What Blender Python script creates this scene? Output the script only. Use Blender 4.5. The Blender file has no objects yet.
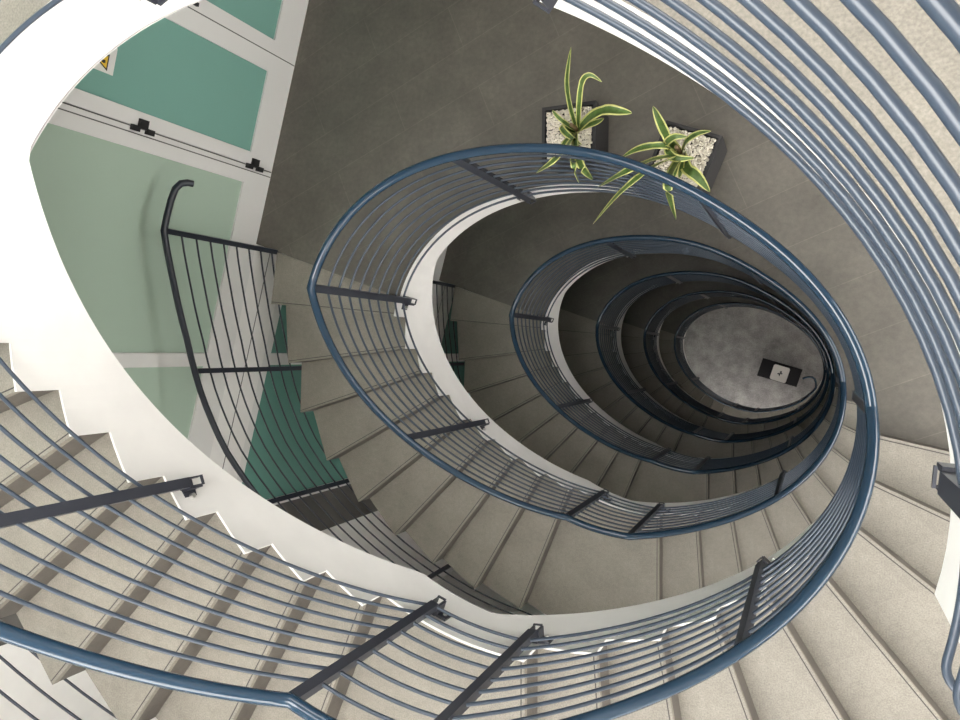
import bpy, bmesh, math, random
from math import sin, cos, radians as R, pi, hypot
from mathutils import Vector, Matrix
random.seed(7)
scene = bpy.context.scene
COL = scene.collection

# ------------------------------------------------------------------ plan of the stairwell (metres, X right, Y towards the entrance wall, Z = depth)
STOREY = 3.04
RISE = STOREY / 18
CX, CY = -1.2029, 0.1091
RC = [1.2474, 0.13394, 0.116508, 0.015169, -0.007761, 0.0077446, 0.025047, 0.003793, 0.0000549]
F0 = 1.42                      # top landing below eye height
GROUND = F0 + 6 * STOREY
HAND = F0 - .36375                     # handrail above the floor


def rad(a):
    p = R(a)
    r = RC[0]
    for k in range(1, 5):
        r += RC[2 * k - 1] * cos((k + 1) * p) + RC[2 * k] * sin((k + 1) * p)
    return r


def pt(a, r):
    return CX + r * cos(R(a)), CY + r * sin(R(a))


def W(x, y, z):
    return Vector((x, -y, GROUND - z))


def lerp_tab(tab, a):
    for (a0, v0), (a1, v1) in zip(tab, tab[1:]):
        if a1 <= a <= a0:
            return v0 + (v1 - v0) * (a - a0) / (a1 - a0)
    return tab[0][1] if a > tab[0][0] else tab[-1][1]


ROUT = [(20, 2.66), (-160, 2.63), (-168.7, 2.58), (-178.7, 2.51), (-187.7, 2.55), (-197, 2.51), (-206, 2.465), (-215, 2.40), (-224, 2.35), (-233, 2.32),
        (-243, 2.28), (-258, 2.28), (-273, 2.35), (-290, 2.46), (-315, 2.57), (-330, 2.64), (-349, 2.70)]
RAIL = [(20, 2.66), (-160, 2.64), (-167, 2.60), (-175, 2.58), (-183.6, 2.60), (-192, 2.595), (-200, 2.545), (-215, 2.45), (-224, 2.40), (-233, 2.37),
        (-243, 2.335), (-258, 2.33), (-273, 2.40), (-290, 2.51), (-315, 2.62), (-330, 2.69), (-349, 2.75)]


def rout(a):
    return lerp_tab(ROUT, a)


# lines of the risers: (angle at the inner end, angle at the outer end); the first is the joint where the landing ends
A_R = [(-160.0, -160.4), (-164.8, -168.7), (-173.4, -178.7), (-180.4, -187.7), (-187.8, -197.2), (-196.9, -206.4), (-206.1, -215.3),
       (-216.3, -224.0), (-226.8, -233.2), (-238.2, -242.8)]
B_R = [(-273.8, -271.9), (-286.4, -280.3), (-297.2, -288.6), (-306.5, -298.8), (-315.5, -309.2), (-324.3, -317.8), (-333.0, -328.0), (-340.4, -338.2), (-348.2, -348.0)]
KL, KM1, KM2, KR = -160.46, -250.03, -273.37, -355.70     # where the handrail changes slope
DROP_A = 1.617


def hand_drop(a):          # below the handrail of the landing
    if a >= KL: return 0.0
    if a >= KM1: return DROP_A * (KL - a) / (KL - KM1)
    if a >= KM2: return DROP_A
    if a >= KR: return DROP_A + (STOREY - DROP_A) * (KM2 - a) / (KM2 - KR)
    return STOREY


BOT = [(30, .30), (-147.5, .262), (-239.2, 1.875), (-260, 1.875), (-345.7, 3.31), (-352, 3.31)]


# ------------------------------------------------------------------ materials
def nodes(name):
    m = bpy.data.materials.new(name)
    m.use_nodes = True
    nt = m.node_tree
    b = nt.nodes['Principled BSDF']
    return m, nt, b


def plain(name, c, rough=.5, metal=0.0, spec=.5, noise=0.0, scale=20, bump=0.0):
    m, nt, b = nodes(name)
    b.inputs['Base Color'].default_value = (*c, 1)
    b.inputs['Roughness'].default_value = rough
    b.inputs['Metallic'].default_value = metal
    b.inputs['Specular IOR Level'].default_value = spec
    if noise or bump:
        tc = nt.nodes.new('ShaderNodeTexCoord')
        n = nt.nodes.new('ShaderNodeTexNoise')
        n.inputs['Scale'].default_value = scale
        n.inputs['Detail'].default_value = 6
        nt.links.new(tc.outputs['Object'], n.inputs['Vector'])
        if noise:
            r = nt.nodes.new('ShaderNodeValToRGB')
            r.color_ramp.elements[0].position = .3
            r.color_ramp.elements[1].position = .7
            r.color_ramp.elements[0].color = (*[x * (1 - noise) for x in c], 1)
            r.color_ramp.elements[1].color = (*[min(1, x * (1 + noise)) for x in c], 1)
            nt.links.new(n.outputs['Fac'], r.inputs['Fac'])
            nt.links.new(r.outputs['Color'], b.inputs['Base Color'])
        if bump:
            bp = nt.nodes.new('ShaderNodeBump')
            bp.inputs['Strength'].default_value = bump
            bp.inputs['Distance'].default_value = .003
            nt.links.new(n.outputs['Fac'], bp.inputs['Height'])
            nt.links.new(bp.outputs['Normal'], b.inputs['Normal'])
    return m


def stone(name, c, tiles=None, fine=260, contrast=.16, cloud=.16, rough=.55):
    """fine speckled stone with cloudy patches; tiles = (length, width, angle, joint colour factor)"""
    m, nt, b = nodes(name)
    L = nt.links
    tc = nt.nodes.new('ShaderNodeTexCoord')
    n1 = nt.nodes.new('ShaderNodeTexNoise'); n1.inputs['Scale'].default_value = fine; n1.inputs['Detail'].default_value = 3
    n2 = nt.nodes.new('ShaderNodeTexNoise'); n2.inputs['Scale'].default_value = 3.2; n2.inputs['Detail'].default_value = 8; n2.inputs['Roughness'].default_value = .62
    n3 = nt.nodes.new('ShaderNodeTexNoise'); n3.inputs['Scale'].default_value = 34; n3.inputs['Detail'].default_value = 5
    for n in (n1, n2, n3): L.new(tc.outputs['Object'], n.inputs['Vector'])
    r1 = nt.nodes.new('ShaderNodeMapRange'); r1.inputs[1].default_value = .3; r1.inputs[2].default_value = .7
    r1.inputs[3].default_value = 1 - contrast; r1.inputs[4].default_value = 1 + contrast
    r2 = nt.nodes.new('ShaderNodeMapRange'); r2.inputs[1].default_value = .3; r2.inputs[2].default_value = .7
    r2.inputs[3].default_value = 1 - cloud; r2.inputs[4].default_value = 1 + cloud
    r3 = nt.nodes.new('ShaderNodeMapRange'); r3.inputs[1].default_value = .3; r3.inputs[2].default_value = .7
    r3.inputs[3].default_value = 1 - cloud * .5; r3.inputs[4].default_value = 1 + cloud * .5
    L.new(n1.outputs['Fac'], r1.inputs[0]); L.new(n2.outputs['Fac'], r2.inputs[0]); L.new(n3.outputs['Fac'], r3.inputs[0])
    mu = nt.nodes.new('ShaderNodeMath'); mu.operation = 'MULTIPLY'
    L.new(r1.outputs[0], mu.inputs[0]); L.new(r2.outputs[0], mu.inputs[1])
    mu2 = nt.nodes.new('ShaderNodeMath'); mu2.operation = 'MULTIPLY'
    L.new(mu.outputs[0], mu2.inputs[0]); L.new(r3.outputs[0], mu2.inputs[1])
    fac = mu2.outputs[0]
    if tiles:
        mp = nt.nodes.new('ShaderNodeMapping'); mp.inputs['Rotation'].default_value = (0, 0, R(tiles[2]))
        L.new(tc.outputs['Object'], mp.inputs['Vector'])
        br = nt.nodes.new('ShaderNodeTexBrick')
        br.inputs['Scale'].default_value = 1
        br.inputs['Brick Width'].default_value = tiles[0]; br.inputs['Row Height'].default_value = tiles[1]
        br.inputs['Mortar Size'].default_value = .0025; br.inputs['Mortar Smooth'].default_value = .3
        br.inputs['Color1'].default_value = (1, 1, 1, 1); br.inputs['Color2'].default_value = (.93, .93, .93, 1)
        br.inputs['Mortar'].default_value = (tiles[3],) * 3 + (1,)
        L.new(mp.outputs['Vector'], br.inputs['Vector'])
        mu3 = nt.nodes.new('ShaderNodeMath'); mu3.operation = 'MULTIPLY'
        sp = nt.nodes.new('ShaderNodeSeparateColor')
        L.new(br.outputs['Color'], sp.inputs['Color'])
        L.new(sp.outputs[0], mu3.inputs[0]); L.new(fac, mu3.inputs[1])
        fac = mu3.outputs[0]
    vm = nt.nodes.new('ShaderNodeVectorMath'); vm.operation = 'SCALE'
    vm.inputs[0].default_value = c
    L.new(fac, vm.inputs['Scale'])
    L.new(vm.outputs['Vector'], b.inputs['Base Color'])
    b.inputs['Roughness'].default_value = rough
    bp = nt.nodes.new('ShaderNodeBump'); bp.inputs['Strength'].default_value = .15; bp.inputs['Distance'].default_value = .002
    L.new(n3.outputs['Fac'], bp.inputs['Height']); L.new(bp.outputs['Normal'], b.inputs['Normal'])
    return m


M = {}
M['white'] = plain('white_plaster', (.82, .805, .78), .75, noise=.03, scale=6, bump=.15)
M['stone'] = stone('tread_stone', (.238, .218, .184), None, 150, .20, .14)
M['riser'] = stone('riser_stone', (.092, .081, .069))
M['groove'] = plain('nosing_groove', (.055, .05, .045), .7)
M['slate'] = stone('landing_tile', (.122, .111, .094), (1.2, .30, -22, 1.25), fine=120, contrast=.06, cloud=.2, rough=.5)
M['ground'] = stone('ground_stone', (.31, .29, .28), None, fine=60, contrast=.1, cloud=.38, rough=.5)
M['rail'] = plain('blue_rail_paint', (.014, .036, .064), .16, spec=.6)
M['bar'] = plain('blue_bar_paint', (.032, .046, .068), .33, spec=.6)
M['post'] = plain('charcoal_post_paint', (.030, .033, .044), .38)
M['navy'] = plain('navy_rail_paint', (.010, .014, .024), .3)
M['steel'] = plain('bright_bolt', (.75, .74, .72), .3, metal=.9)
M['frame'] = plain('white_frame', (.73, .725, .705), .42)
M['seal'] = plain('frame_gap', (.10, .10, .095), .6)
M['column'] = plain('dark_column', (.10, .095, .088), .6, noise=.08, scale=5)
M['teal'] = plain('teal_frosted_glass', (.195, .385, .33), .16, spec=.5)
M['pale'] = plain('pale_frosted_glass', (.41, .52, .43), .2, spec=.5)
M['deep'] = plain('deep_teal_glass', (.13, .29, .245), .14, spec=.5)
M['black'] = plain('black_metal', (.012, .012, .013), .4)
M['plinth'] = plain('matt_black', (.026, .024, .026), .8, spec=.2)
M['pot'] = plain('dark_grey_pot', (.028, .027, .028), .6, noise=.1, scale=60)
M['gravel'] = plain('white_gravel', (.66, .61, .52), .85, noise=.12, scale=90)
M['leaf'] = plain('leaf_green', (.075, .135, .030), .4, noise=.35, scale=30)
M['edge'] = plain('leaf_cream_edge', (.56, .56, .20), .45, noise=.15, scale=30)
M['stem'] = plain('plant_stem', (.18, .12, .06), .7)
M['yellow'] = plain('sign_yellow', (.75, .50, .04), .5)
M['signwhite'] = plain('sign_white', (.75, .75, .72), .45)
M['cream'] = plain('glazed_white', (.88, .84, .78), .4)
M['plant'] = plain('dark_small_plant', (.05, .055, .05), .6)
M['fill_light'] = plain('fill_disc_glow', (.9, .9, .9), .5)
b = M['fill_light'].node_tree.nodes['Principled BSDF']
b.inputs['Emission Color'].default_value = (1, .95, .88, 1)
b.inputs['Emission Strength'].default_value = 1.0  # glow of the unseen fill discs added under the landings
gm, gnt, gb = nodes('clear_glass')
gnt.nodes.remove(gb)
gt = gnt.nodes.new('ShaderNodeBsdfTransparent'); gg = gnt.nodes.new('ShaderNodeBsdfGlossy'); gx = gnt.nodes.new('ShaderNodeMixShader')
gg.inputs['Roughness'].default_value = .02; gx.inputs[0].default_value = .06
gt.inputs['Color'].default_value = (.96, .96, .955, 1)
gnt.links.new(gt.outputs[0], gx.inputs[1]); gnt.links.new(gg.outputs[0], gx.inputs[2])
gnt.links.new(gx.outputs[0], gnt.nodes['Material Output'].inputs['Surface'])
M['clear'] = gm


# ------------------------------------------------------------------ mesh helpers
class MB:
    def __init__(self):
        self.v = []; self.f = []; self.m = []; self.s = []

    def face(self, pts, mat=0, smooth=False):
        i = len(self.v)
        self.v += [Vector(p) for p in pts]
        self.f.append(list(range(i, i + len(pts)))); self.m.append(mat); self.s.append(smooth)

    def grid(self, rows, mat=0, smooth=True, closed=False):
        i0 = len(self.v); n = len(rows[0])
        for r in rows: self.v += [Vector(p) for p in r]
        for a in range(len(rows) - 1):
            for c in range(n if closed else n - 1):
                d = (c + 1) % n
                self.f.append([i0 + a * n + c, i0 + a * n + d, i0 + (a + 1) * n + d, i0 + (a + 1) * n + c])
                self.m.append(mat(c) if callable(mat) else mat); self.s.append(smooth)

    def prism(self, top, bot, mat=0, side=None, bottom=None):
        n = len(top)
        self.face(top, mat)
        self.face(list(reversed(bot)), mat if bottom is None else bottom)
        for i in range(n):
            j = (i + 1) % n
            self.face([top[i], bot[i], bot[j], top[j]], mat if side is None else side)

    def box(self, o, ax, ay, az, mat=0):
        o = Vector(o); ax = Vector(ax); ay = Vector(ay); az = Vector(az)
        p = [o, o + ax, o + ax + ay, o + ay]
        self.prism([q + az for q in p], p, mat)

    def tube(self, path, r, n=10, mat=0, cap=True):
        P = [Vector(p) for p in path]
        rows = []
        up0 = Vector((0, 0, 1))
        prev = None
        for i, p in enumerate(P):
            t1 = (P[i] - P[i - 1]).normalized() if i else (P[1] - P[0]).normalized()
            t2 = (P[i + 1] - P[i]).normalized() if i < len(P) - 1 else t1
            t = (t1 + t2).normalized()
            if prev is None:
                s = t.cross(up0)
                if s.length < .05: s = t.cross(Vector((1, 0, 0)))
            else:
                s = prev - t * prev.dot(t)
            s.normalize(); prev = s
            u = s.cross(t)
            k = 1 / max(.4, t.dot(t1))
            # miter: stretch along the bend direction
            bend = (t2 - t1)
            row = []
            for j in range(n):
                a = 2 * pi * j / n
                d = s * cos(a) + u * sin(a)
                if bend.length > .12:
                    bd = (bend - t * bend.dot(t)).normalized()
                    d = d + bd * d.dot(bd) * (k - 1)
                row.append(p + d * r)
            rows.append(row)
        self.grid(rows, mat, True, True)
        if cap:
            self.face(list(reversed(rows[0])), mat); self.face(rows[-1], mat)

    def build(self, name, mats, parent=None, origin=None, kind=None):
        me = bpy.data.meshes.new(name)
        o_ = Vector(origin) if origin is not None else Vector((0, 0, 0))
        me.from_pydata([v - o_ for v in self.v], [], self.f)
        for m in mats: me.materials.append(M[m])
        for p, mi, sm in zip(me.polygons, self.m, self.s):
            p.material_index = mi; p.use_smooth = sm
        bm = bmesh.new(); bm.from_mesh(me)
        bmesh.ops.recalc_face_normals(bm, faces=bm.faces)
        bm.to_mesh(me); bm.free()
        me.update()
        ob = bpy.data.objects.new(name, me)
        COL.objects.link(ob)
        if parent is not None:
            ob.parent = parent
            base = Vector((0, 0, 0)); p = parent
            while p is not None:
                base += p.location; p = p.parent
            ob.location = o_ - base
        else:
            ob.location = o_
        if kind: ob['kind'] = kind
        return ob


def tag(o, label=None, cat=None, group=None, kind=None):
    if label: o['label'] = label
    if cat: o['category'] = cat
    if group: o['group'] = group
    if kind: o['kind'] = kind
    return o


def thing(name, label, cat, loc=(0, 0, 0), group=None, kind=None):
    o = bpy.data.objects.new(name, None)
    o.empty_display_size = .1
    COL.objects.link(o); o.location = loc
    return tag(o, label, cat, group, kind)


def angles(a0, a1, step):
    n = max(1, int(math.ceil(abs(a1 - a0) / step)))
    return [a0 + (a1 - a0) * i / n for i in range(n + 1)]


def bottom(a):
    return lerp_tab(BOT, a)


ORDER = ['top', 'second', 'third', 'fourth', 'fifth', 'lowest']

# ------------------------------------------------------------------ the glass wall's plane
NX, NY, OFF = .9622, .2721, -3.962
TX, TY = -.2721, .9622


def wp(t, back=0.0):      # plan point on the wall's front face at run t, set back into the wall
    o = OFF - back
    return NX * o + TX * t, NY * o + TY * t


X_RIGHT, Y_BACK, Y_FRONT, X_FAR = 2.5, -4.7, 3.35, -9
T_MIN = -3.85
t_front = (Y_FRONT - NY * OFF) / TY


def ray_hit(a, limit=None):
    """outer edge of a landing in the direction a"""
    dx, dy = cos(R(a)), sin(R(a))
    best = 99
    d = NX * dx + NY * dy
    if d < 0: best = min(best, (OFF - (NX * CX + NY * CY)) / d)
    if dx > 0: best = min(best, (X_RIGHT - CX) / dx)
    if dy < 0: best = min(best, (Y_BACK - CY) / dy)
    if dy > 0: best = min(best, (Y_FRONT - CY) / dy)
    return best


# ------------------------------------------------------------------ landings
def corner_angles():
    wl = wp(T_MIN)
    tb = (Y_BACK - NY * OFF) / TY
    c = [(NX * OFF + TX * tb, Y_BACK), (X_RIGHT, Y_BACK)]
    return [math.degrees(math.atan2(y - CY, x - CX)) for x, y in c]


CORN = corner_angles()


def landing(n):
    F = F0 + n * STOREY
    a_end = 15.8 if n == 0 else 12.0
    aa = sorted(angles(-160.3, a_end, 2.0) + CORN)
    mb = MB()

    def zb(a):
        if n == 0 and a > -30: return F + .282 + .16 * min(1, (a + 30) / 30)
        if a < -147.5: return F + .262 + .0176 * (-147.5 - a)
        return F + .262 + .02 * max(0, min(1, (a + 120) / 60))
    for a0, a1 in zip(aa, aa[1:]):
        i0, i1 = rad(a0) + .05, rad(a1) + .05
        o0, o1 = ray_hit(a0), ray_hit(a1)
        A, B, C_, D = pt(a0, i0), pt(a1, i1), pt(a1, o1), pt(a0, o0)
        mb.face([W(*A, F), W(*B, F), W(*C_, F), W(*D, F)], 0)
        mb.face([W(*A, F + .27), W(*D, F + .27), W(*C_, F + .27), W(*B, F + .27)], 1)
        mb.face([W(*A, F), W(*A, zb(a0)), W(*B, zb(a1)), W(*B, F)], 1)
        mb.face([W(*D, F), W(*C_, F), W(*C_, F + .27), W(*D, F + .27)], 1)
        if zb(a1) > F + .29:
            w_ = .2 if a0 > -90 else 1.1
            j0, j1 = i0 + w_, i1 + w_
            A2, B2 = pt(a0, j0), pt(a1, j1)
            mb.face([W(*A, zb(a0)), W(*A2, zb(a0)), W(*B2, zb(a1)), W(*B, zb(a1))], 1)
            mb.face([W(*A2, zb(a0)), W(*A2, F + .27), W(*B2, F + .27), W(*B2, zb(a1))], 1)
    for a in (-160.3, a_end):
        i, o = rad(a) + .05, ray_hit(a)
        A, D = pt(a, i), pt(a, o)
        k = zb(a)
        E_ = pt(a, i + (.2 if a > -90 else 1.1))
        mb.face([W(*A, F), W(*D, F), W(*D, F + .27), W(*E_, F + .27), W(*E_, k), W(*A, k)], 0 if a < 0 else 1)
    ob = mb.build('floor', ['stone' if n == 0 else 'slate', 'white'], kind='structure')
    return ob


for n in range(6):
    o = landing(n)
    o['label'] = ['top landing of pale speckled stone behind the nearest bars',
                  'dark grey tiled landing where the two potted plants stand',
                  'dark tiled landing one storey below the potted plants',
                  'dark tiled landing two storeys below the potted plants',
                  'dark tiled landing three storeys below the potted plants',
                  'lowest dark tiled landing just above the ground floor'][n]

# ground floor
mb = MB()
mb.box(W(-6, Y_FRONT + .2, GROUND + .2), (9, 0, 0), (0, 8.6, 0), (0, 0, .2))
g = mb.build('floor', ['ground'], kind='structure')
g['label'] = 'mottled grey stone ground floor at the bottom of the stairwell'


# ------------------------------------------------------------------ stair flights
def steps_A(F):
    st = [(A_R[k], A_R[k + 1], F + RISE * k) for k in range(9)]
    st.append((A_R[9], B_R[0], F + RISE * 9))
    return st


def steps_B(F):
    return [(B_R[k], B_R[k + 1], F + RISE * (10 + k)) for k in range(8)]


def mix(l0, l1, f):
    return (l0[0] + (l1[0] - l0[0]) * f, l0[1] + (l1[1] - l0[1]) * f)


def line_pts(l, ri, ro):
    """end points of a riser line, inner and outer"""
    return pt(l[0], rad(l[0]) + ri), pt(l[1], rout(l[1]) + ro)


def flight_body(F, steps):
    mb = MB()
    for (l0, l1, z) in steps:
        n = max(4, int(abs(l1[0] - l0[0]) / 1.6))
        ls = [mix(l0, l1, i / n) for i in range(n + 1)]
        zt = z + .03
        zz = lambda l: max(F + bottom(l[0]), zt + .06)
        for p, q in zip(ls, ls[1:]):
            zp, zq = zz(p), zz(q)
            A, D = line_pts(p, .05, -.012)
            B, C_ = line_pts(q, .05, -.012)
            A2, B2 = line_pts(p, .061, 0)[0], line_pts(q, .061, 0)[0]
            mb.face([W(*A, zt), W(*B, zt), W(*C_, zt), W(*D, zt)])
            mb.face([W(*A, zp), W(*D, zp), W(*C_, zq), W(*B, zq)])
            mb.face([W(*D, zt), W(*D, zp), W(*C_, zq), W(*C_, zt)])
            zl = z - .009          # the inner face ends in a plaster lip a little above the tiles
            mb.face([W(*A, zl), W(*A, zp), W(*B, zq), W(*B, zl)])
            mb.face([W(*A, zl), W(*B, zl), W(*B2, zl), W(*A2, zl)])
            mb.face([W(*A2, zl), W(*B2, zl), W(*B2, zt), W(*A2, zt)])
        for l in (l0, l1):
            A, D = line_pts(l, .05, -.012)
            up = zt - RISE if l is l0 and z > F + .01 else zt
            mb.face([W(*A, up), W(*D, up), W(*D, zz(l)), W(*A, zz(l))])
        p = l0[0]                  # the lip returns up the riser
        if z > F + .01:
            A, A2 = pt(p, rad(p) + .05), pt(p, rad(p) + .062)
            B, B2 = pt(p - .6, rad(p - .6) + .05), pt(p - .6, rad(p - .6) + .062)
            z1, z0 = z - .0095, z - RISE - .0095
            mb.prism([W(*A, z0), W(*B, z0), W(*B2, z0), W(*A2, z0)], [W(*A, z1), W(*B, z1), W(*B2, z1), W(*A2, z1)])
    return mb


def shift(P, Q, d, s):
    """the line P-Q moved s metres downhill (d = +1) square to itself"""
    vx, vy = Q[0] - P[0], Q[1] - P[1]
    L_ = hypot(vx, vy)
    nx, ny = -vy / L_ * -1, vx / L_ * -1          # for an outward line, downhill lies on this side
    return (P[0] + nx * s * d, P[1] + ny * s * d), (Q[0] + nx * s * d, Q[1] + ny * s * d)


NOSE = .012


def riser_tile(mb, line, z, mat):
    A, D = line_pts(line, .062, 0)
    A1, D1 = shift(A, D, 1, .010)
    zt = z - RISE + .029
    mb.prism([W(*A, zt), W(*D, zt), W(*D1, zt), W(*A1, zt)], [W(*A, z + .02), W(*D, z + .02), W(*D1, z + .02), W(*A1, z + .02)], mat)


def tread_mesh(l0, l1, z, F):
    """stone tile with a grooved nosing at its lower edge, and the riser tile standing behind it"""
    mb = MB()
    n = 4 if abs(l1[0] - l0[0]) < 20 else 14
    inn = [line_pts(mix(l0, l1, i / n), .062, 0)[0] for i in range(n)]
    out = [line_pts(mix(l0, l1, i / n), 0, 0)[1] for i in range(0, n, n if n == 4 else 2)]
    A, D = line_pts(l1, .062, 0)
    A1, D1 = shift(A, D, 1, NOSE)
    loop = inn + [A1, D1] + list(reversed(out))
    mb.prism([W(*p, z) for p in loop], [W(*p, z + .029) for p in loop])
    g0 = shift(A1, D1, -1, .013); g1 = shift(A1, D1, -1, .0185)
    def ins(P, Q, m):
        vx, vy = Q[0] - P[0], Q[1] - P[1]; L_ = hypot(vx, vy)
        return (P[0] + vx / L_ * m, P[1] + vy / L_ * m), (Q[0] - vx / L_ * m, Q[1] - vy / L_ * m)
    g0 = ins(*g0, .006); g1 = ins(*g1, .006)
    mb.face([W(*g0[0], z - .0008), W(*g0[1], z - .0008), W(*g1[1], z - .0008), W(*g1[0], z - .0008)], 1)
    if z > F + .01:
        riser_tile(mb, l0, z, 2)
    return mb


FL_A = ['brightly lit upper stair flight in the bottom left corner, nearest the camera',
        'stair flight falling from the plants landing along the green glass wall',
        'shaded stair flight seen through the well one storey below the plants landing',
        'dark stair flight inside the third ring of railing from outside',
        'very dark stair flight inside the fourth ring of railing from outside',
        'lowest left-hand stair flight inside the innermost ring of railing']
FL_B = ['pale grey stair flight at bottom right rising outside the widest handrail',
        'stair flight right of the half landing just inside the widest well railing',
        'short dark treads below the second ring of blue handrail at lower right',
        'dark lower-right treads under the third ring of blue handrail',
        'dark lower-right treads under the fourth ring of blue handrail',
        'last flight reaching the ground floor beside the curled handrail end']
for n in range(6):
    F = F0 + n * STOREY
    ctr = W(CX, CY, F + 1.7)
    fa = thing('stair_flight', FL_A[n], 'stairs', ctr, 'flights from landing to half landing')
    flight_body(F, steps_A(F)).build('stringer', ['white'], fa)
    for (l0, l1, z) in steps_A(F):
        half = abs(l1[0] - l0[0]) > 20
        mid = W(*pt((l0[0] + l1[0]) / 2, 1.9), z)
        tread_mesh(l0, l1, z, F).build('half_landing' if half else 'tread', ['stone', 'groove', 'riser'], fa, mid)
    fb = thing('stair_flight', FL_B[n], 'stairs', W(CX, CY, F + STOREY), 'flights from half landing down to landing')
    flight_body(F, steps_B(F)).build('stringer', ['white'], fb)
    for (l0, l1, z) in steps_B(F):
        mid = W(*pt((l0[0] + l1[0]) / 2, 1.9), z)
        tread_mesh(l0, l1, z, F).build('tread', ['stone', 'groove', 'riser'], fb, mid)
    mr = MB()                      # last riser, standing on the next landing
    riser_tile(mr, B_R[8], F + STOREY - .02, 0)
    mr.build('riser', ['riser'], fb, W(*pt(B_R[8][0], 1.9), F + STOREY))


# ------------------------------------------------------------------ railings
def rail_path(base, a0, a1, off, extra, step=2.5):
    ks = [k for k in (KL, KM1, KM2, KR) if a1 < k < a0]
    seq = [a0] + ks + [a1]
    out = []
    for p, q in zip(seq, seq[1:]):
        s = angles(p, q, step)
        out += s if not out else s[1:]
    P = []
    for a in out:
        r = extra(a)
        P.append(W(*pt(a, r), base + off + hand_drop(a)))
    return P


BARS = [.155 + .1085 * k for k in range(9)]
POSTS = [(-47.3, 1.19), (-113, 1.19), (-160.4, 1.19), (-200, 1.30), (-250, 1.105), (-273.4, 1.20), (-316.5, 1.24), (-355.2, 1.28)]


def post_mesh(a, z0, z1, r, w=.042, d=.034):
    """channel post: a web facing the well and two flanges, open at its foot"""
    mb = MB()
    c = pt(a, r)
    rx, ry = cos(R(a)), sin(R(a))
    tx, ty = -sin(R(a)), cos(R(a))

    def q(s, k, z): return W(c[0] + tx * s + rx * k, c[1] + ty * s + ry * k, z)

    def bx(s0, s1, k0, k1, za, zb):
        mb.prism([q(s0, k0, za), q(s1, k0, za), q(s1, k1, za), q(s0, k1, za)], [q(s0, k0, zb), q(s1, k0, zb), q(s1, k1, zb), q(s0, k1, zb)])
    h = w / 2
    bx(-h, h, -.016, -.010, z0, z1 - .075)
    bx(-h, h, -.016, -.010, z1 - .012, z1)
    bx(-h, -h + .006, -.010, d - .016, z0, z1)
    bx(h - .006, h, -.010, d - .016, z0, z1)
    return mb


def bracket_mesh(a, z1, r, slab):
    mb = MB()
    c = pt(a, r); rx, ry = cos(R(a)), sin(R(a)); tx, ty = sin(R(a)), -cos(R(a))

    def q(s, k, z): return W(c[0] + tx * s + rx * k, c[1] + ty * s + ry * k, z)

    def bx(s0, s1, k0, k1, za, zb, m=0):
        mb.prism([q(s0, k0, za), q(s1, k0, za), q(s1, k1, za), q(s0, k1, za)], [q(s0, k0, zb), q(s1, k0, zb), q(s1, k1, zb), q(s0, k1, zb)], m)
    bx(.021, .075, slab - .016, slab - .004, z1 - .075, z1 - .010)
    bx(.021, .029, -.012, slab - .016, z1 - .075, z1 - .010)
    bx(-.021, .021, .018, slab - .004, z1 - .08, z1 - .03)
    P = [q(.054, slab - .016, z1 - .042), q(.054, slab - .034, z1 - .042)]
    mb.tube(P, .011, 8, 1)
    return mb


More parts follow.
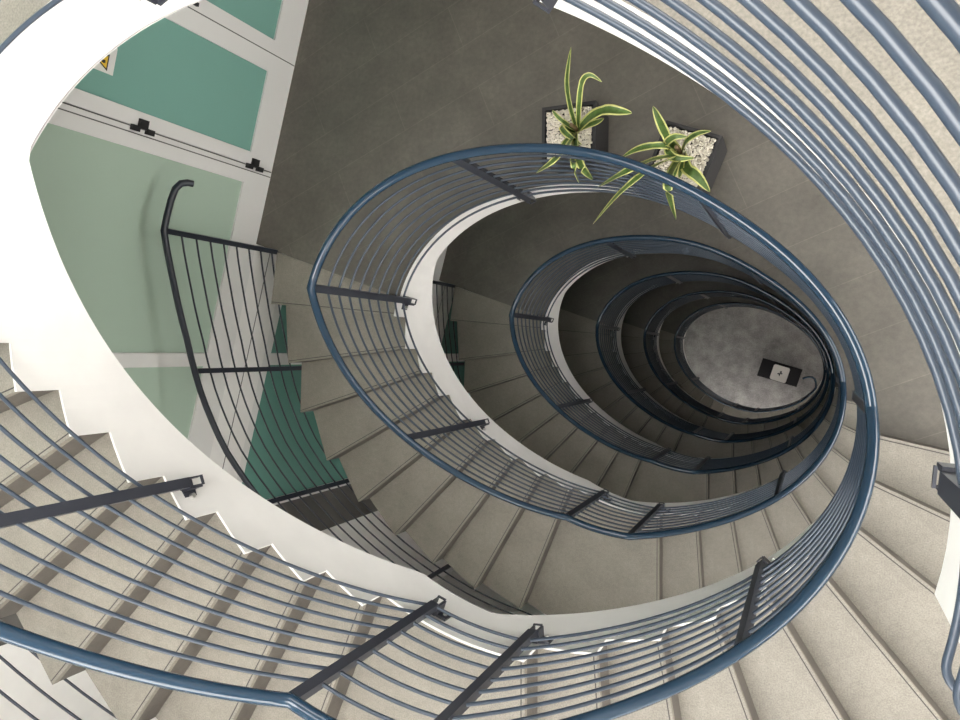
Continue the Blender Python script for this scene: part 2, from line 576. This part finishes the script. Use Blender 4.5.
RL = ['nearest blue well railing, its bars sweeping through the top right and bottom left corners',
      'blue well railing running just in front of the two potted plants',
      'blue well railing forming the second complete ring from outside',
      'blue well railing forming the third complete ring from outside',
      'blue well railing forming the fourth complete ring from outside',
      'innermost blue well railing whose end curls over the ground floor']
GUARD = 15.2
for n in range(6):
    base = F0 - HAND + n * STOREY
    root = thing('well_railing', RL[n], 'railing', W(CX, CY, F0 + n * STOREY), 'well railings by storey')
    a1 = KR if n < 5 else -334.0

    def path(off, first):
        P = rail_path(base, 4.3, a1, off, rad)
        if n == 0:          # the top railing runs on past its post and turns out along the slab edge
            pre = []
            for a in angles(GUARD, 4.3, 1.5)[:-1]:
                pre.append(W(*pt(a, rad(a)), base + off))
            ca = GUARD
            c0 = pt(ca, rad(ca)); tx, ty = -sin(R(ca)), cos(R(ca)); rx, ry = cos(R(ca)), sin(R(ca))
            rr = .045
            arc = []
            for k in range(1, 7):
                th = k / 6 * pi / 2
                arc.append(W(c0[0] + tx * rr * sin(th) + rx * rr * (1 - cos(th)), c0[1] + ty * rr * sin(th) + ry * rr * (1 - cos(th)), base + off))
            e = (c0[0] + tx * rr + rx * rr, c0[1] + ty * rr + ry * rr)
            L_ = 2.15
            arc += [W(e[0] + rx * L_ * k / 3, e[1] + ry * L_ * k / 3, base + off) for k in range(1, 4)]
            P = list(reversed(arc)) + pre + P
        if n == 5 and first:  # curled end over the ground floor
            zz = base + off + hand_drop(a1)
            P += [W(x, y, zz + k * .004) for k, (x, y) in enumerate([(.085, .62), (.06, .54), (.01, .505), (-.06, .50), (-.13, .515), (-.19, .54)])]
        return P
    mb = MB(); mb.tube(path(0, True), .024, 16); mb.build('handrail', ['rail'], root)
    for k, off in enumerate(BARS):
        mb = MB(); mb.tube(path(off, False), .0075, 8)
        mb.build('bar', ['bar'], root)
    for a, L_ in POSTS + ([(4.8, 1.25)] if n == 0 else []):
        if a < a1 - 1: continue
        if n == 0 and a == -47.3: a, L_ = -51.3, 1.13
        z0 = base + hand_drop(a); z1 = z0 + L_
        p = post_mesh(a, z0 + .012, z1, rad(a)).build('post', ['post'], root, W(*pt(a, rad(a)), z1))
        bracket_mesh(a, z1, rad(a), .05).build('bracket', ['post', 'steel'], p, W(*pt(a, rad(a)), z1))
    if n == 0:
        for L_ in (.75, 1.9):
            ca = GUARD; c0 = pt(ca, rad(ca)); tx, ty = -sin(R(ca)), cos(R(ca)); rx, ry = cos(R(ca)), sin(R(ca))
            x, y = c0[0] + tx * .045 + rx * (.045 + L_), c0[1] + ty * .045 + ry * (.045 + L_)
            mb = MB()
            mb.box(W(x - .02, y + .017, F0), (.04, 0, 0), (0, .034, 0), (0, 0, HAND - .012))
            mb.build('post', ['post'], root, W(x, y, F0))

# outer railings, along the free ends of the steps
OBARS = [.14 + .124 * k for k in range(8)]
OPOSTS = [-160.4, -180, -202, -226, -250, -273.4, -300, -328]
OL = ['outer stair railing at the bottom left edge, its bars against the white wall',
      'dark navy outer railing with a curved top end in front of the pale glass',
      'outer railing glimpsed at the left through the well below the plants landing']
for n in range(3):
    base = F0 - HAND + n * STOREY
    root = thing('outer_railing', OL[n], 'railing', W(CX, CY, F0 + n * STOREY + 1.7), 'outer stair railings')
    ex = lambda a: lerp_tab(RAIL, a)
    P = rail_path(base, -160.4, -346, 0, ex)
    h = base
    pre = []
    for a, r_, z in [(-153.2, 2.615, .09), (-153.3, 2.63, .06), (-153.7, 2.645, .028), (-154.6, 2.65, .005), (-156.2, 2.65, 0), (-158.4, 2.645, 0)]:
        pre.append(W(*pt(a, r_), h + z))
    mb = MB(); mb.tube(pre + P, .021, 14); mb.build('handrail', ['navy'], root)
    for off in OBARS:
        mb = MB(); mb.tube(rail_path(base, -160.4, -346, off, ex), .0065, 8); mb.build('bar', ['navy'], root)
    for a in OPOSTS:
        z0 = base + hand_drop(a)
        post_mesh(a, z0 + .01, z0 + 1.24, ex(a) + .003, .034, .03).build('post', ['navy'], root, W(*pt(a, ex(a)), z0 + 1.2))


# ------------------------------------------------------------------ glazed wall on the left
def wbox(mb, t0, t1, b0, b1, z0, z1, mat=0):
    """a block in the wall: run t0..t1, set back b0..b1 behind the face, depth z0 (top) .. z1"""
    p = [wp(t0, b0), wp(t1, b0), wp(t1, b1), wp(t0, b1)]
    mb.prism([W(*q, z0) for q in p], [W(*q, z1) for q in p], mat)


TB = (Y_BACK - NY * OFF) / TY - .05
ROOF = F0 - STOREY
for n in range(-1, 6):
    Fn = F0 + (n + 1) * STOREY       # floor at the foot of this storey of glazing
    top = Fn - STOREY
    # white slab-edge band
mb = MB()
for n in range(7):
    F = F0 + n * STOREY
    wbox(mb, TB, 2.56, .0, .16, F, F + (.37 if n < 6 else .3))
    wbox(mb, -.3, 2.56, -.003, 0, F + .17, F + .176, 1)
wbox(mb, 2.56, 3.02, .004, .16, ROOF, GROUND, 2)
wbox(mb, 3.02, t_front + .1, 0, .16, ROOF, GROUND, 0)
o = mb.build('wall_left', ['white', 'seal', 'column'], kind='structure')
o['label'] = 'white wall, slab bands and dark corner column beside the glazing'

wn = 0; dn = 0
for n in range(0, 7):                # glazing standing on landing n
    F = F0 + n * STOREY
    zt = F - STOREY + .37            # underside of the band above
    zb = F
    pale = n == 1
    # fixed windows
    for (t0, t1) in [(-.27, 1.21), (1.21, 2.56)]:
        wn += 1
        win = thing('window_%d' % wn, None, None, W(*wp((t0 + t1) / 2, .05), F), None, 'structure')
        win['label'] = 'frosted glass window panel of the left wall'
        fr = MB()
        j = .089 if t0 < 0 else .0
        e = .10 if t1 < 2 else .07
        wbox(fr, t0, t1, 0, .07, zb - .26, zb)
        wbox(fr, t0, t1, 0, .07, zt, zt + .08)
        if j: wbox(fr, t0, t0 + j, 0, .07, zt + .08, zb - .26)
        wbox(fr, t1 - e, t1, 0, .07, zt + .08, zb - .26)
        fr.build('window_frame', ['frame'], win)
        gl = MB(); wbox(gl, t0 + j, t1 - e, .018, .035, zt + .08, zb - .26)
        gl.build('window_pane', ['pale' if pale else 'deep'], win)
    # doors
    leaves = [(-1.107, -.312), (-1.902, -1.107), (-2.70, -1.902)]
    for i, (t0, t1) in enumerate(leaves):
        dn += 1
        H_ = 2.12
        dr = thing('door_%d' % dn, None, None, W(*wp((t0 + t1) / 2, .03), F), None, 'structure')
        dr['label'] = 'white framed teal frosted glass door leaf of the left wall'
        fr = MB(); g = .003
        wbox(fr, t0 + g, t1 - g, 0, .05, zb - .25, zb - .006)
        wbox(fr, t0 + g, t1 - g, 0, .05, zb - H_, zb - H_ + .10)
        sl = .088 if True else .1
        wbox(fr, t0 + g, t0 + sl + .035, 0, .05, zb - H_ + .10, zb - .25)
        wbox(fr, t1 - .093, t1 - g, 0, .05, zb - H_ + .10, zb - .25)
        fr.build('door_frame', ['frame'], dr)
        gl = MB(); wbox(gl, t0 + .123, t1 - .093, .016, .034, zb - H_ + .10, zb - .25)
        gl.build('door_pane', ['teal'], dr)
        if n == 1:
            if i == 0:
                for hz in (.20, 1.19):
                    hb = MB(); th = t1 + .008
                    wbox(hb, th - .016, th + .018, -.030, 0, zb - hz - .078, zb - hz - .028)
                    wbox(hb, th - .016, th + .018, -.030, 0, zb - hz + .028, zb - hz + .078)
                    wbox(hb, th - .062, th - .004, -.024, 0, zb - hz - .030, zb - hz + .030)
                    hb.build('hinge', ['black'], dr)
            if i == 1:
                lk = MB(); wbox(lk, t1 - .048, t1 - .026, -.022, 0, zb - 1.03, zb - .97)
                lk.build('door_lock', ['black'], dr)
    tr = MB()
    wbox(tr, -.312, -.27, .004, .06, zt, zb)                       # jamb beside the hinges
    wbox(tr, -2.70, -.312, 0, .07, zb - 2.20, zb - 2.125)          # transom over the doors
    wbox(tr, -2.70, -.312, .018, .035, zt, zb - 2.20, 1)
    wbox(tr, TB, -2.70, 0, .07, zt, zb)
    for ts in (-.309, -.272, -1.107, -1.902):                       # dark rebate seals
        wbox(tr, ts - .0035, ts + .0035, -.001, .05, zb - 2.12, zb - .004, 2)
    o = tr.build('trim_%d' % (n + 1), ['frame', 'teal', 'seal'], kind='structure')
    o['label'] = 'white door jamb and transom of the left glass wall'

# warning sign on the nearest door
sg = thing('warning_sign', 'small white card with yellow warning triangle on the teal glass door', 'sign', W(*wp(-.62, .016), F0 + STOREY - 1.5))
FZ = F0 + STOREY


def wpt(t, z, b): return W(*wp(t, b), z)


mb = MB(); wbox(mb, -.70, -.545, .010, .016, FZ - 1.60, FZ - 1.435); mb.build('card', ['signwhite'], sg)


def tri(tc, zc, s, b, t_):
    return [wpt(tc, zc - s * .62, b), wpt(tc + s * .55, zc + s * .36, b), wpt(tc - s * .55, zc + s * .36, b)], [wpt(tc, zc - s * .62, b + t_), wpt(tc + s * .55, zc + s * .36, b + t_), wpt(tc - s * .55, zc + s * .36, b + t_)]


zc = FZ - 1.508
mb = MB(); mb.prism(*tri(-.604, zc, .085, .0085, .0015)); mb.build('triangle_border', ['black'], sg)
mb = MB(); mb.prism(*tri(-.604, zc, .062, .0075, .001)); mb.build('triangle', ['yellow'], sg)
mb = MB()
pp = [(-.612, .008), (-.596, .012), (-.592, -.002), (-.600, -.022), (-.609, -.012)]
mb.prism([wpt(t, zc + z, .0065) for t, z in pp], [wpt(t, zc + z, .0075) for t, z in pp]); mb.build('symbol', ['black'], sg)

# ------------------------------------------------------------------ the other walls, roof with skylight, unseen windows for daylight
BX0, BX1, BZ0, BZ1 = -3.4, 1.6, F0 - 2.4, F0 - .5      # unseen back wall window, added to light the upper stringer faces
mb = MB()
xa, xb = X_FAR + 4, X_RIGHT + .2
for (x0, x1, za, zb_) in [(xa, BX0, ROOF, GROUND), (BX1, xb, ROOF, GROUND), (BX0, BX1, ROOF, BZ0), (BX0, BX1, BZ1, GROUND)]:
    mb.box(W(x0, Y_BACK, zb_), (x1 - x0, 0, 0), (0, .2, 0), (0, 0, zb_ - za))
o = mb.build('wall_back', ['white'], kind='structure'); o['label'] = 'white back wall behind the landings'
wn += 1
win = thing('window_%d' % wn, None, None, W((BX0 + BX1) / 2, Y_BACK, BZ1), None, 'structure')
win['label'] = 'clear unseen window added in the back wall for daylight'
fr = MB()
for x in (BX0, (BX0 + BX1) / 2 - .025, BX1 - .05):
    fr.box(W(x, Y_BACK - .07, BZ1), (.05, 0, 0), (0, .06, 0), (0, 0, BZ1 - BZ0))
for z in (BZ1, BZ0 + .05):
    fr.box(W(BX0, Y_BACK - .07, z), (BX1 - BX0, 0, 0), (0, .06, 0), (0, 0, .05))
fr.build('window_frame', ['frame'], win)
gl = MB(); gl.box(W(BX0, Y_BACK - .1, BZ1), (BX1 - BX0, 0, 0), (0, .006, 0), (0, 0, BZ1 - BZ0)); gl.build('window_pane', ['clear'], win)
# unseen right wall windows, added to light the left stringers: y0, y1, z0, z1
RWIN_FILL = [(-2.0, 2.6, F0 + STOREY - 2.25, F0 + STOREY - .95), (-1.6, 2.0, F0 + 2 * STOREY - 2.2, F0 + 2 * STOREY - 1.2)]
mb = MB()
ya, yb = Y_BACK, Y_FRONT + .2


def rblock(y0, y1, za, zb_):
    mb.box(W(X_RIGHT, y1, zb_), (.2, 0, 0), (0, y1 - y0, 0), (0, 0, zb_ - za))


zc_ = ROOF
for (y0, y1, z0, z1) in RWIN_FILL:
    rblock(ya, yb, zc_, z0); rblock(ya, y0, z0, z1); rblock(y1, yb, z0, z1); zc_ = z1
rblock(ya, yb, zc_, GROUND)
o = mb.build('wall_right', ['white'], kind='structure'); o['label'] = 'white right wall'
for (y0, y1, z0, z1) in RWIN_FILL:
    wn += 1
    win = thing('window_%d' % wn, None, None, W(X_RIGHT, (y0 + y1) / 2, z1), None, 'structure')
    win['label'] = 'clear unseen window added in the right wall for daylight'
    fr = MB()
    for y in (y0 + .05, (y0 + y1) / 2 + .025, y1):
        fr.box(W(X_RIGHT + .1, y, z1), (.06, 0, 0), (0, .05, 0), (0, 0, z1 - z0))
    for z in (z1, z0 + .05):
        fr.box(W(X_RIGHT + .1, y1, z), (.06, 0, 0), (0, y1 - y0, 0), (0, 0, .05))
    fr.build('window_frame', ['frame'], win)
    gl = MB(); gl.box(W(X_RIGHT + .08, y1, z1), (.006, 0, 0), (0, y1 - y0, 0), (0, 0, z1 - z0)); gl.build('window_pane', ['clear'], win)
WX0, WX1 = -2.6, 1.7
mb = MB()
xl = wp(t_front)[0] - .3
mb.box(W(xl, Y_FRONT + .2, GROUND), (WX0 - xl, 0, 0), (0, .2, 0), (0, 0, GROUND - ROOF))
mb.box(W(WX1, Y_FRONT + .2, GROUND), (X_RIGHT - WX1, 0, 0), (0, .2, 0), (0, 0, GROUND - ROOF))
cuts = []
zs_ = ROOF
for n in range(7):
    F = F0 + n * STOREY
    w0, w1 = F - 2.3, F - .55
    if n not in (0, 1, 6): continue
    mb.box(W(WX0, Y_FRONT + .2, w0), (WX1 - WX0, 0, 0), (0, .2, 0), (0, 0, w0 - zs_))
    zs_ = w1
    if n == 1: mb.box(W(WX0, Y_FRONT + .2, w1), (-.5 - WX0, 0, 0), (0, .2, 0), (0, 0, w1 - w0))  # this storey's window is added, narrowed to light the left-hand treads
    cuts.append((-.5 if n == 1 else WX0, w0, w1))
mb.box(W(WX0, Y_FRONT + .2, GROUND), (WX1 - WX0, 0, 0), (0, .2, 0), (0, 0, GROUND - zs_))
o = mb.build('wall_front', ['white'], kind='structure'); o['label'] = 'white window wall on the stair side'
for (wx0, w0, w1) in cuts:
    wn += 1
    win = thing('window_%d' % wn, None, None, W((wx0 + WX1) / 2, Y_FRONT, w1), None, 'structure')
    win['label'] = 'clear unseen daylight window of the stair wall'
    fr = MB()
    for x in (wx0, (wx0 + WX1) / 2 - .025, WX1 - .05):
        fr.box(W(x, Y_FRONT + .13, w1), (.05, 0, 0), (0, .06, 0), (0, 0, w1 - w0))
    for z in (w1, w0 + .05):
        fr.box(W(wx0, Y_FRONT + .13, z), (WX1 - wx0, 0, 0), (0, .06, 0), (0, 0, .05))
    fr.build('window_frame', ['frame'], win)
    gl = MB(); gl.box(W(wx0, Y_FRONT + .105, w1), (WX1 - wx0, 0, 0), (0, .006, 0), (0, 0, w1 - w0)); gl.build('window_pane', ['clear'], win)

# roof with an oval skylight over the well
SKY_S = 1.22
aa = angles(-180, 180, 6)
box_c = [(X_FAR + 4, Y_BACK), (X_RIGHT, Y_BACK), (X_RIGHT, Y_FRONT), (X_FAR + 4, Y_FRONT)]


def rect_hit(a):
    dx, dy = cos(R(a)), sin(R(a)); b_ = 99
    if dx > 1e-6: b_ = min(b_, (X_RIGHT + .2 - CX) / dx)
    if dx < -1e-6: b_ = min(b_, (X_FAR + 4 - CX) / dx)
    if dy > 1e-6: b_ = min(b_, (Y_FRONT + .2 - CY) / dy)
    if dy < -1e-6: b_ = min(b_, (Y_BACK - .2 - CY) / dy)
    return b_


ra_ = sorted(aa + [math.degrees(math.atan2(y - CY, x - CX)) for x, y in [(X_FAR + 4, Y_BACK - .2), (X_RIGHT + .2, Y_BACK - .2), (X_RIGHT + .2, Y_FRONT + .2), (X_FAR + 4, Y_FRONT + .2)]])
mb = MB()
for a0, a1 in zip(ra_, ra_[1:]):
    if a1 - a0 < 1e-4: continue
    q = [pt(a0, rad(a0) * SKY_S), pt(a1, rad(a1) * SKY_S), pt(a1, rect_hit(a1)), pt(a0, rect_hit(a0))]
    mb.prism([W(*p, ROOF - .25) for p in q], [W(*p, ROOF) for p in q])
o = mb.build('ceiling', ['white'], kind='structure'); o['label'] = 'white ceiling with an oval skylight over the well'

# unseen round fill lights, added under the landings to brighten the lower floors
for n in range(0, 6):
    z = F0 + n * STOREY + .27
    for k, (x, y) in enumerate([(-2.6, -2.3), (-.6, -2.6), (1.1, -1.4)]):
        l = thing('fill_disc', 'round white fill light added under the %s landing, %s' % (ORDER[n], ['near the glass doors', 'behind the plants', 'at the right wall'][k]), 'fill_light',
                  W(x, y, z), 'added fill lights under the landings')
        mb = MB(); mb.tube([W(x, y, z), W(x, y, z + .05)], .15, 24); mb.build('fill_disc_body', ['frame'], l)
        mb = MB(); mb.tube([W(x, y, z + .05), W(x, y, z + .06)], .135, 24); mb.build('fill_disc_glow', ['fill_light'], l)


# ------------------------------------------------------------------ potted plants
def potted(label, corner_a, corner_b, corner_d, hgt, F, leaves, rs):
    """square pot: a, b top edge, d the corner next to a"""
    rng = random.Random(rs)
    a = Vector((*corner_a, 0)); e1 = Vector((*corner_b, 0)) - a; e2 = Vector((*corner_d, 0)) - a
    s = (e1.length + e2.length) / 2
    e1.normalize(); e2 = (e2 - e1 * e2.dot(e1)).normalized()
    c = a + e1 * s / 2 + e2 * s / 2
    root = thing('potted_plant', label, 'plant', W(c.x, c.y, F), 'potted plants on the landing')

    def q(u, v, h): p = c + e1 * u + e2 * v; return W(p.x, p.y, F - h)
    h2 = s / 2; ins = .018
    mb = MB()
    sq = lambda k, h: [q(-k, -k, h), q(k, -k, h), q(k, k, h), q(-k, k, h)]
    for lo, hi, k0, k1 in [(0, hgt, h2 * .97, h2), (hgt, hgt, h2, h2 - ins), (hgt, hgt - .04, h2 - ins, h2 - ins)]:
        A, B = sq(k0, lo), sq(k1, hi)
        for i in range(4):
            j = (i + 1) % 4; mb.face([A[i], A[j], B[j], B[i]])
    mb.face(list(reversed(sq(h2 * .97, 0)))); mb.face(sq(h2 - ins, hgt - .04))
    mb.build('pot', ['pot'], root, W(c.x, c.y, F))
    gm_ = MB()
    nb = 20
    for i in range(nb):
        for jx in range(nb):
            u = (i + .5 + rng.uniform(-.3, .3)) / nb * 2 - 1; v = (jx + .5 + rng.uniform(-.3, .3)) / nb * 2 - 1
            k = h2 - ins - .009
            ctr_ = q(u * k, v * k, hgt - .012 + rng.uniform(-.006, .008)); r = rng.uniform(.0075, .0118)
            dirs = [Vector((sin(t) * cos(p), sin(t) * sin(p), cos(t))) for t, p in [(0, 0)] + [(1.2, k_ * 1.2566) for k_ in range(5)] + [(1.95, .6 + k_ * 1.2566) for k_ in range(5)]]
            P = [ctr_ + d * r * rng.uniform(.8, 1.2) for d in dirs]
            for k_ in range(5):
                k2 = (k_ + 1) % 5
                gm_.face([P[0], P[1 + k_], P[1 + k2]]); gm_.face([P[1 + k_], P[6 + k_], P[1 + k2]]); gm_.face([P[1 + k2], P[6 + k_], P[6 + k2]])
    gm_.build('gravel', ['gravel'], root, W(c.x, c.y, F - hgt), kind='stuff')
    # short stem that carries the leaves
    b0 = leaves[0][1][0]
    mb = MB(); mb.tube([W(b0[0], b0[1], F - hgt + .03), W(b0[0] + .004, b0[1], F - hgt - .05), W(b0[0], b0[1] + .004, F - hgt - .12)], .011, 8); mb.build('stem', ['stem'], root)
    for w, pts_ in leaves:
        P = [W(x, y, F - h) for x, y, h in pts_]
        # smooth curve through the points
        S = []
        for i in range(len(P) - 1):
            p0 = P[max(0, i - 1)]; p1 = P[i]; p2 = P[i + 1]; p3 = P[min(len(P) - 1, i + 2)]
            for k in range(6):
                t = k / 6
                S.append(.5 * ((2 * p1) + (p2 - p0) * t + (2 * p0 - 5 * p1 + 4 * p2 - p3) * t * t + (3 * p1 - p0 - 3 * p2 + p3) * t ** 3))
        S.append(P[-1])
        rows = []; N = len(S) - 1
        tw = rng.uniform(-.5, .5)
        for i, p in enumerate(S):
            t = (S[min(N, i + 1)] - S[max(0, i - 1)]).normalized()
            side = t.cross(Vector((0, 0, 1)))
            if side.length < .25: side = t.cross(Vector((cos(rs + tw), .5, .3)))
            side.normalize(); nor = side.cross(t).normalized()
            side = side * cos(tw) + nor * sin(tw); nor = side.cross(t).normalized()
            u = i / N
            wd = w * .58 * (.35 + .65 * sin(pi * min(1, u * 1.25 + .12)) if u < .5 else (1 - ((u - .5) / .5) ** 2.2) * .985 + .015)
            row = []
            for m_ in (-1, -.66, 0, .66, 1):
                row.append(p + side * wd * m_ + nor * (abs(m_) * wd * .35 - wd * .2))
            rows.append(row)
        mb = MB(); mb.grid(rows, lambda c_: 1 if c_ in (0, 3) else 0, True)
        ob = mb.build('leaf', ['leaf', 'edge'], root, P[0])
        so = ob.modifiers.new('thick', 'SOLIDIFY'); so.thickness = .0016; so.offset = 0
    return root


L1 = [
    (0.030, [(-1.246, -1.304, 0.31), (-1.236, -1.395, 0.48), (-1.209, -1.482, 0.62), (-1.156, -1.613, 0.72)]),
    (0.028, [(-1.240, -1.303, 0.31), (-1.178, -1.380, 0.50), (-1.132, -1.467, 0.60), (-1.082, -1.490, 0.62), (-1.035, -1.469, 0.55)]),
    (0.052, [(-1.246, -1.298, 0.31), (-1.129, -1.322, 0.45), (-1.031, -1.333, 0.50), (-0.949, -1.316, 0.50), (-0.890, -1.307, 0.47)]),
    (0.045, [(-1.246, -1.298, 0.31), (-1.161, -1.291, 0.40), (-1.098, -1.299, 0.42), (-1.063, -1.323, 0.40)]),
    (0.025, [(-1.252, -1.304, 0.31), (-1.296, -1.331, 0.40), (-1.331, -1.364, 0.42), (-1.361, -1.402, 0.42)]),
    (0.035, [(-1.258, -1.294, 0.31), (-1.302, -1.297, 0.42), (-1.256, -1.238, 0.47), (-1.175, -1.172, 0.45)]),
    (0.030, [(-1.258, -1.288, 0.31), (-1.196, -1.099, 0.68), (-1.181, -0.967, 0.94), (-1.368, -0.986, 0.67)]),
    (0.040, [(-1.252, -1.287, 0.31), (-1.150, -1.102, 0.65), (-1.061, -0.948, 0.84), (-1.084, -0.947, 0.55)]),
    (0.030, [(-1.252, -1.287, 0.31), (-1.176, -1.107, 0.60), (-1.109, -0.957, 0.82), (-1.198, -0.967, 0.43)]),
    (0.030, [(-1.258, -1.294, 0.31), (-1.290, -1.216, 0.40), (-1.314, -1.173, 0.40)]),
]
L2 = [
    (0.045, [(-0.662, -1.111, 0.31), (-0.697, -1.144, 0.45), (-0.726, -1.214, 0.55), (-0.753, -1.286, 0.60)]),
    (0.035, [(-0.673, -1.112, 0.31), (-0.707, -1.121, 0.42), (-0.792, -1.115, 0.48), (-0.878, -1.111, 0.45), (-0.961, -1.094, 0.40)]),
    (0.035, [(-0.651, -1.104, 0.31), (-0.609, -1.123, 0.45), (-0.549, -1.149, 0.48), (-0.481, -1.162, 0.46)]),
    (0.040, [(-0.657, -1.105, 0.31), (-0.707, -1.099, 0.42), (-0.664, -1.042, 0.46), (-0.564, -1.036, 0.44)]),
    (0.035, [(-0.662, -1.111, 0.31), (-0.716, -1.124, 0.43), (-0.666, -1.148, 0.48), (-0.596, -1.142, 0.47)]),
    (0.058, [(-0.646, -1.093, 0.31), (-0.608, -0.992, 0.42), (-0.554, -0.940, 0.44), (-0.495, -0.863, 0.38)]),
    (0.042, [(-0.657, -1.088, 0.31), (-0.647, -0.933, 0.65), (-0.611, -0.769, 0.97), (-0.681, -0.739, 0.32)]),
    (0.035, [(-0.667, -1.090, 0.31), (-0.694, -0.957, 0.72), (-0.763, -0.844, 0.93), (-0.907, -0.790, 0.78), (-1.098, -0.718, 0.50)]),
    (0.035, [(-0.667, -1.095, 0.31), (-0.727, -0.990, 0.68), (-0.791, -0.868, 1.00), (-1.083, -0.930, 0.45)]),
    (0.040, [(-0.657, -1.094, 0.31), (-0.670, -0.999, 0.42), (-0.676, -0.946, 0.42)]),
    (0.030, [(-0.651, -1.093, 0.31), (-0.642, -1.001, 0.40), (-0.653, -0.948, 0.40)]),
]
potted('left potted plant with upright striped leaves in a square grey pot', (-1.460, -1.462), (-1.130, -1.460), (-1.460, -1.14), .31, FZ, L1, 3)
potted('right potted plant with long striped leaves drooping through the railing', (-.735, -1.294), (-.434, -1.170), (-.858, -1.005), .31, FZ, L2, 5)

# ------------------------------------------------------------------ ground floor display
pc = [(-1.101, .079), (-.205, .361), (-.338, .782), (-1.239, .513)]
mb = MB(); mb.prism([W(x, y, GROUND - .16) for x, y in pc], [W(x, y, GROUND) for x, y in pc])
bs = thing('display_plinth', 'long black low plinth on the ground floor, bottom of the well', 'plinth', W(-.72, .43, GROUND))
mb.build('plinth_block', ['plinth'], bs)
cxp, cyp = -.708, .456; ux, uy = cos(R(17.4)), sin(R(17.4))


def gp(u, v, h): return W(cxp + ux * u - uy * v, cyp + uy * u + ux * v, GROUND - .16 - h)


pot = thing('planter_bowl', 'square white planter on the black plinth at the bottom of the well', 'planter', gp(0, 0, 0))


def rsq(k, r, h):
    out = []
    for (sx, sy, a0) in [(1, 1, 0), (-1, 1, 90), (-1, -1, 180), (1, -1, 270)]:
        for j in range(4):
            a = R(a0 + 30 * j); out.append(gp(sx * (k - r) + r * cos(a), sy * (k - r) + r * sin(a), h))
    return out


mb = MB(); mb.grid([rsq(.18, .04, 0), rsq(.19, .045, .13), rsq(.19, .045, .14), rsq(.175, .04, .145), rsq(.17, .04, .125)], 0, False, True); mb.face(rsq(.17, .04, .125)); mb.face(list(reversed(rsq(.18, .04, 0))))
mb.build('bowl', ['cream'], pot)
for k, (u, v, h, w) in enumerate([(.02, -.07, .25, .05), (.05, -.02, .22, .045), (-.05, .02, .2, .04), (.0, .06, .18, .035)]):
    mb = MB()
    mb.grid([[gp(0, 0, .125), gp(.006, .006, .125)], [gp(u * .6 - w * .4, v * .6 - w * .4, .125 + h * .3), gp(u * .6 + w * .4, v * .6 + w * .4, .125 + h * .3)], [gp(u, v, .125 + h * .5), gp(u + .01, v + .004, .125 + h * .5)]], 0, True)
    ob = mb.build('leaf', ['plant'], pot); so = ob.modifiers.new('thick', 'SOLIDIFY'); so.thickness = .004

# ------------------------------------------------------------------ sky, camera
w = bpy.data.worlds.new('sky'); scene.world = w; w.use_nodes = True
nt = w.node_tree; bg = nt.nodes['Background']
tc = nt.nodes.new('ShaderNodeTexCoord'); sp = nt.nodes.new('ShaderNodeSeparateXYZ'); cr = nt.nodes.new('ShaderNodeValToRGB')
mr_ = nt.nodes.new('ShaderNodeMapRange'); mr_.inputs[1].default_value = -1; mr_.inputs[2].default_value = 1
nt.links.new(tc.outputs['Generated'], sp.inputs[0]); nt.links.new(sp.outputs['Z'], mr_.inputs[0]); nt.links.new(mr_.outputs[0], cr.inputs['Fac'])
e = cr.color_ramp.elements
e[0].position = .45; e[0].color = (.20, .19, .18, 1); e[1].position = .55; e[1].color = (1.0, .975, .95, 1)
x = e.new(1.0); x.color = (1.0, .985, .965, 1)
nt.links.new(cr.outputs['Color'], bg.inputs['Color']); bg.inputs['Strength'].default_value = 13.5

cam_d = bpy.data.cameras.new('camera'); cam = bpy.data.objects.new('camera', cam_d); COL.objects.link(cam)
cam_d.sensor_width = 36; cam_d.lens = 36 * 739.281 / 960; cam_d.clip_start = .02; cam_d.clip_end = 100
ex = Vector((.912310192361201, .0028779992185554103, -.409489719082624)); ey = Vector((0, .9999753027127192, .007028083992509778)); nn = Vector((.4094998326176316, -.006411792659137274, .9122876607742911))


def cw(v): return Vector((v.dot(ex), -v.dot(ey), -v.dot(nn)))


r_, u_, b_ = cw(Vector((1, 0, 0))), cw(Vector((0, -1, 0))), cw(Vector((0, 0, -1)))
mt = Matrix(((r_.x, u_.x, b_.x, 0), (r_.y, u_.y, b_.y, 0), (r_.z, u_.z, b_.z, GROUND), (0, 0, 0, 1)))
cam.matrix_world = mt
scene.camera = cam

vs = scene.view_settings
scene.display_settings.display_device = 'sRGB'
vs.view_transform = 'Standard'; vs.look = 'None'; vs.gamma = 1; vs.exposure = 0.0; vs.use_curve_mapping = False
scene.cycles.max_bounces = 10
scene.cycles.diffuse_bounces = 6
scene.cycles.sample_clamp_indirect = 6
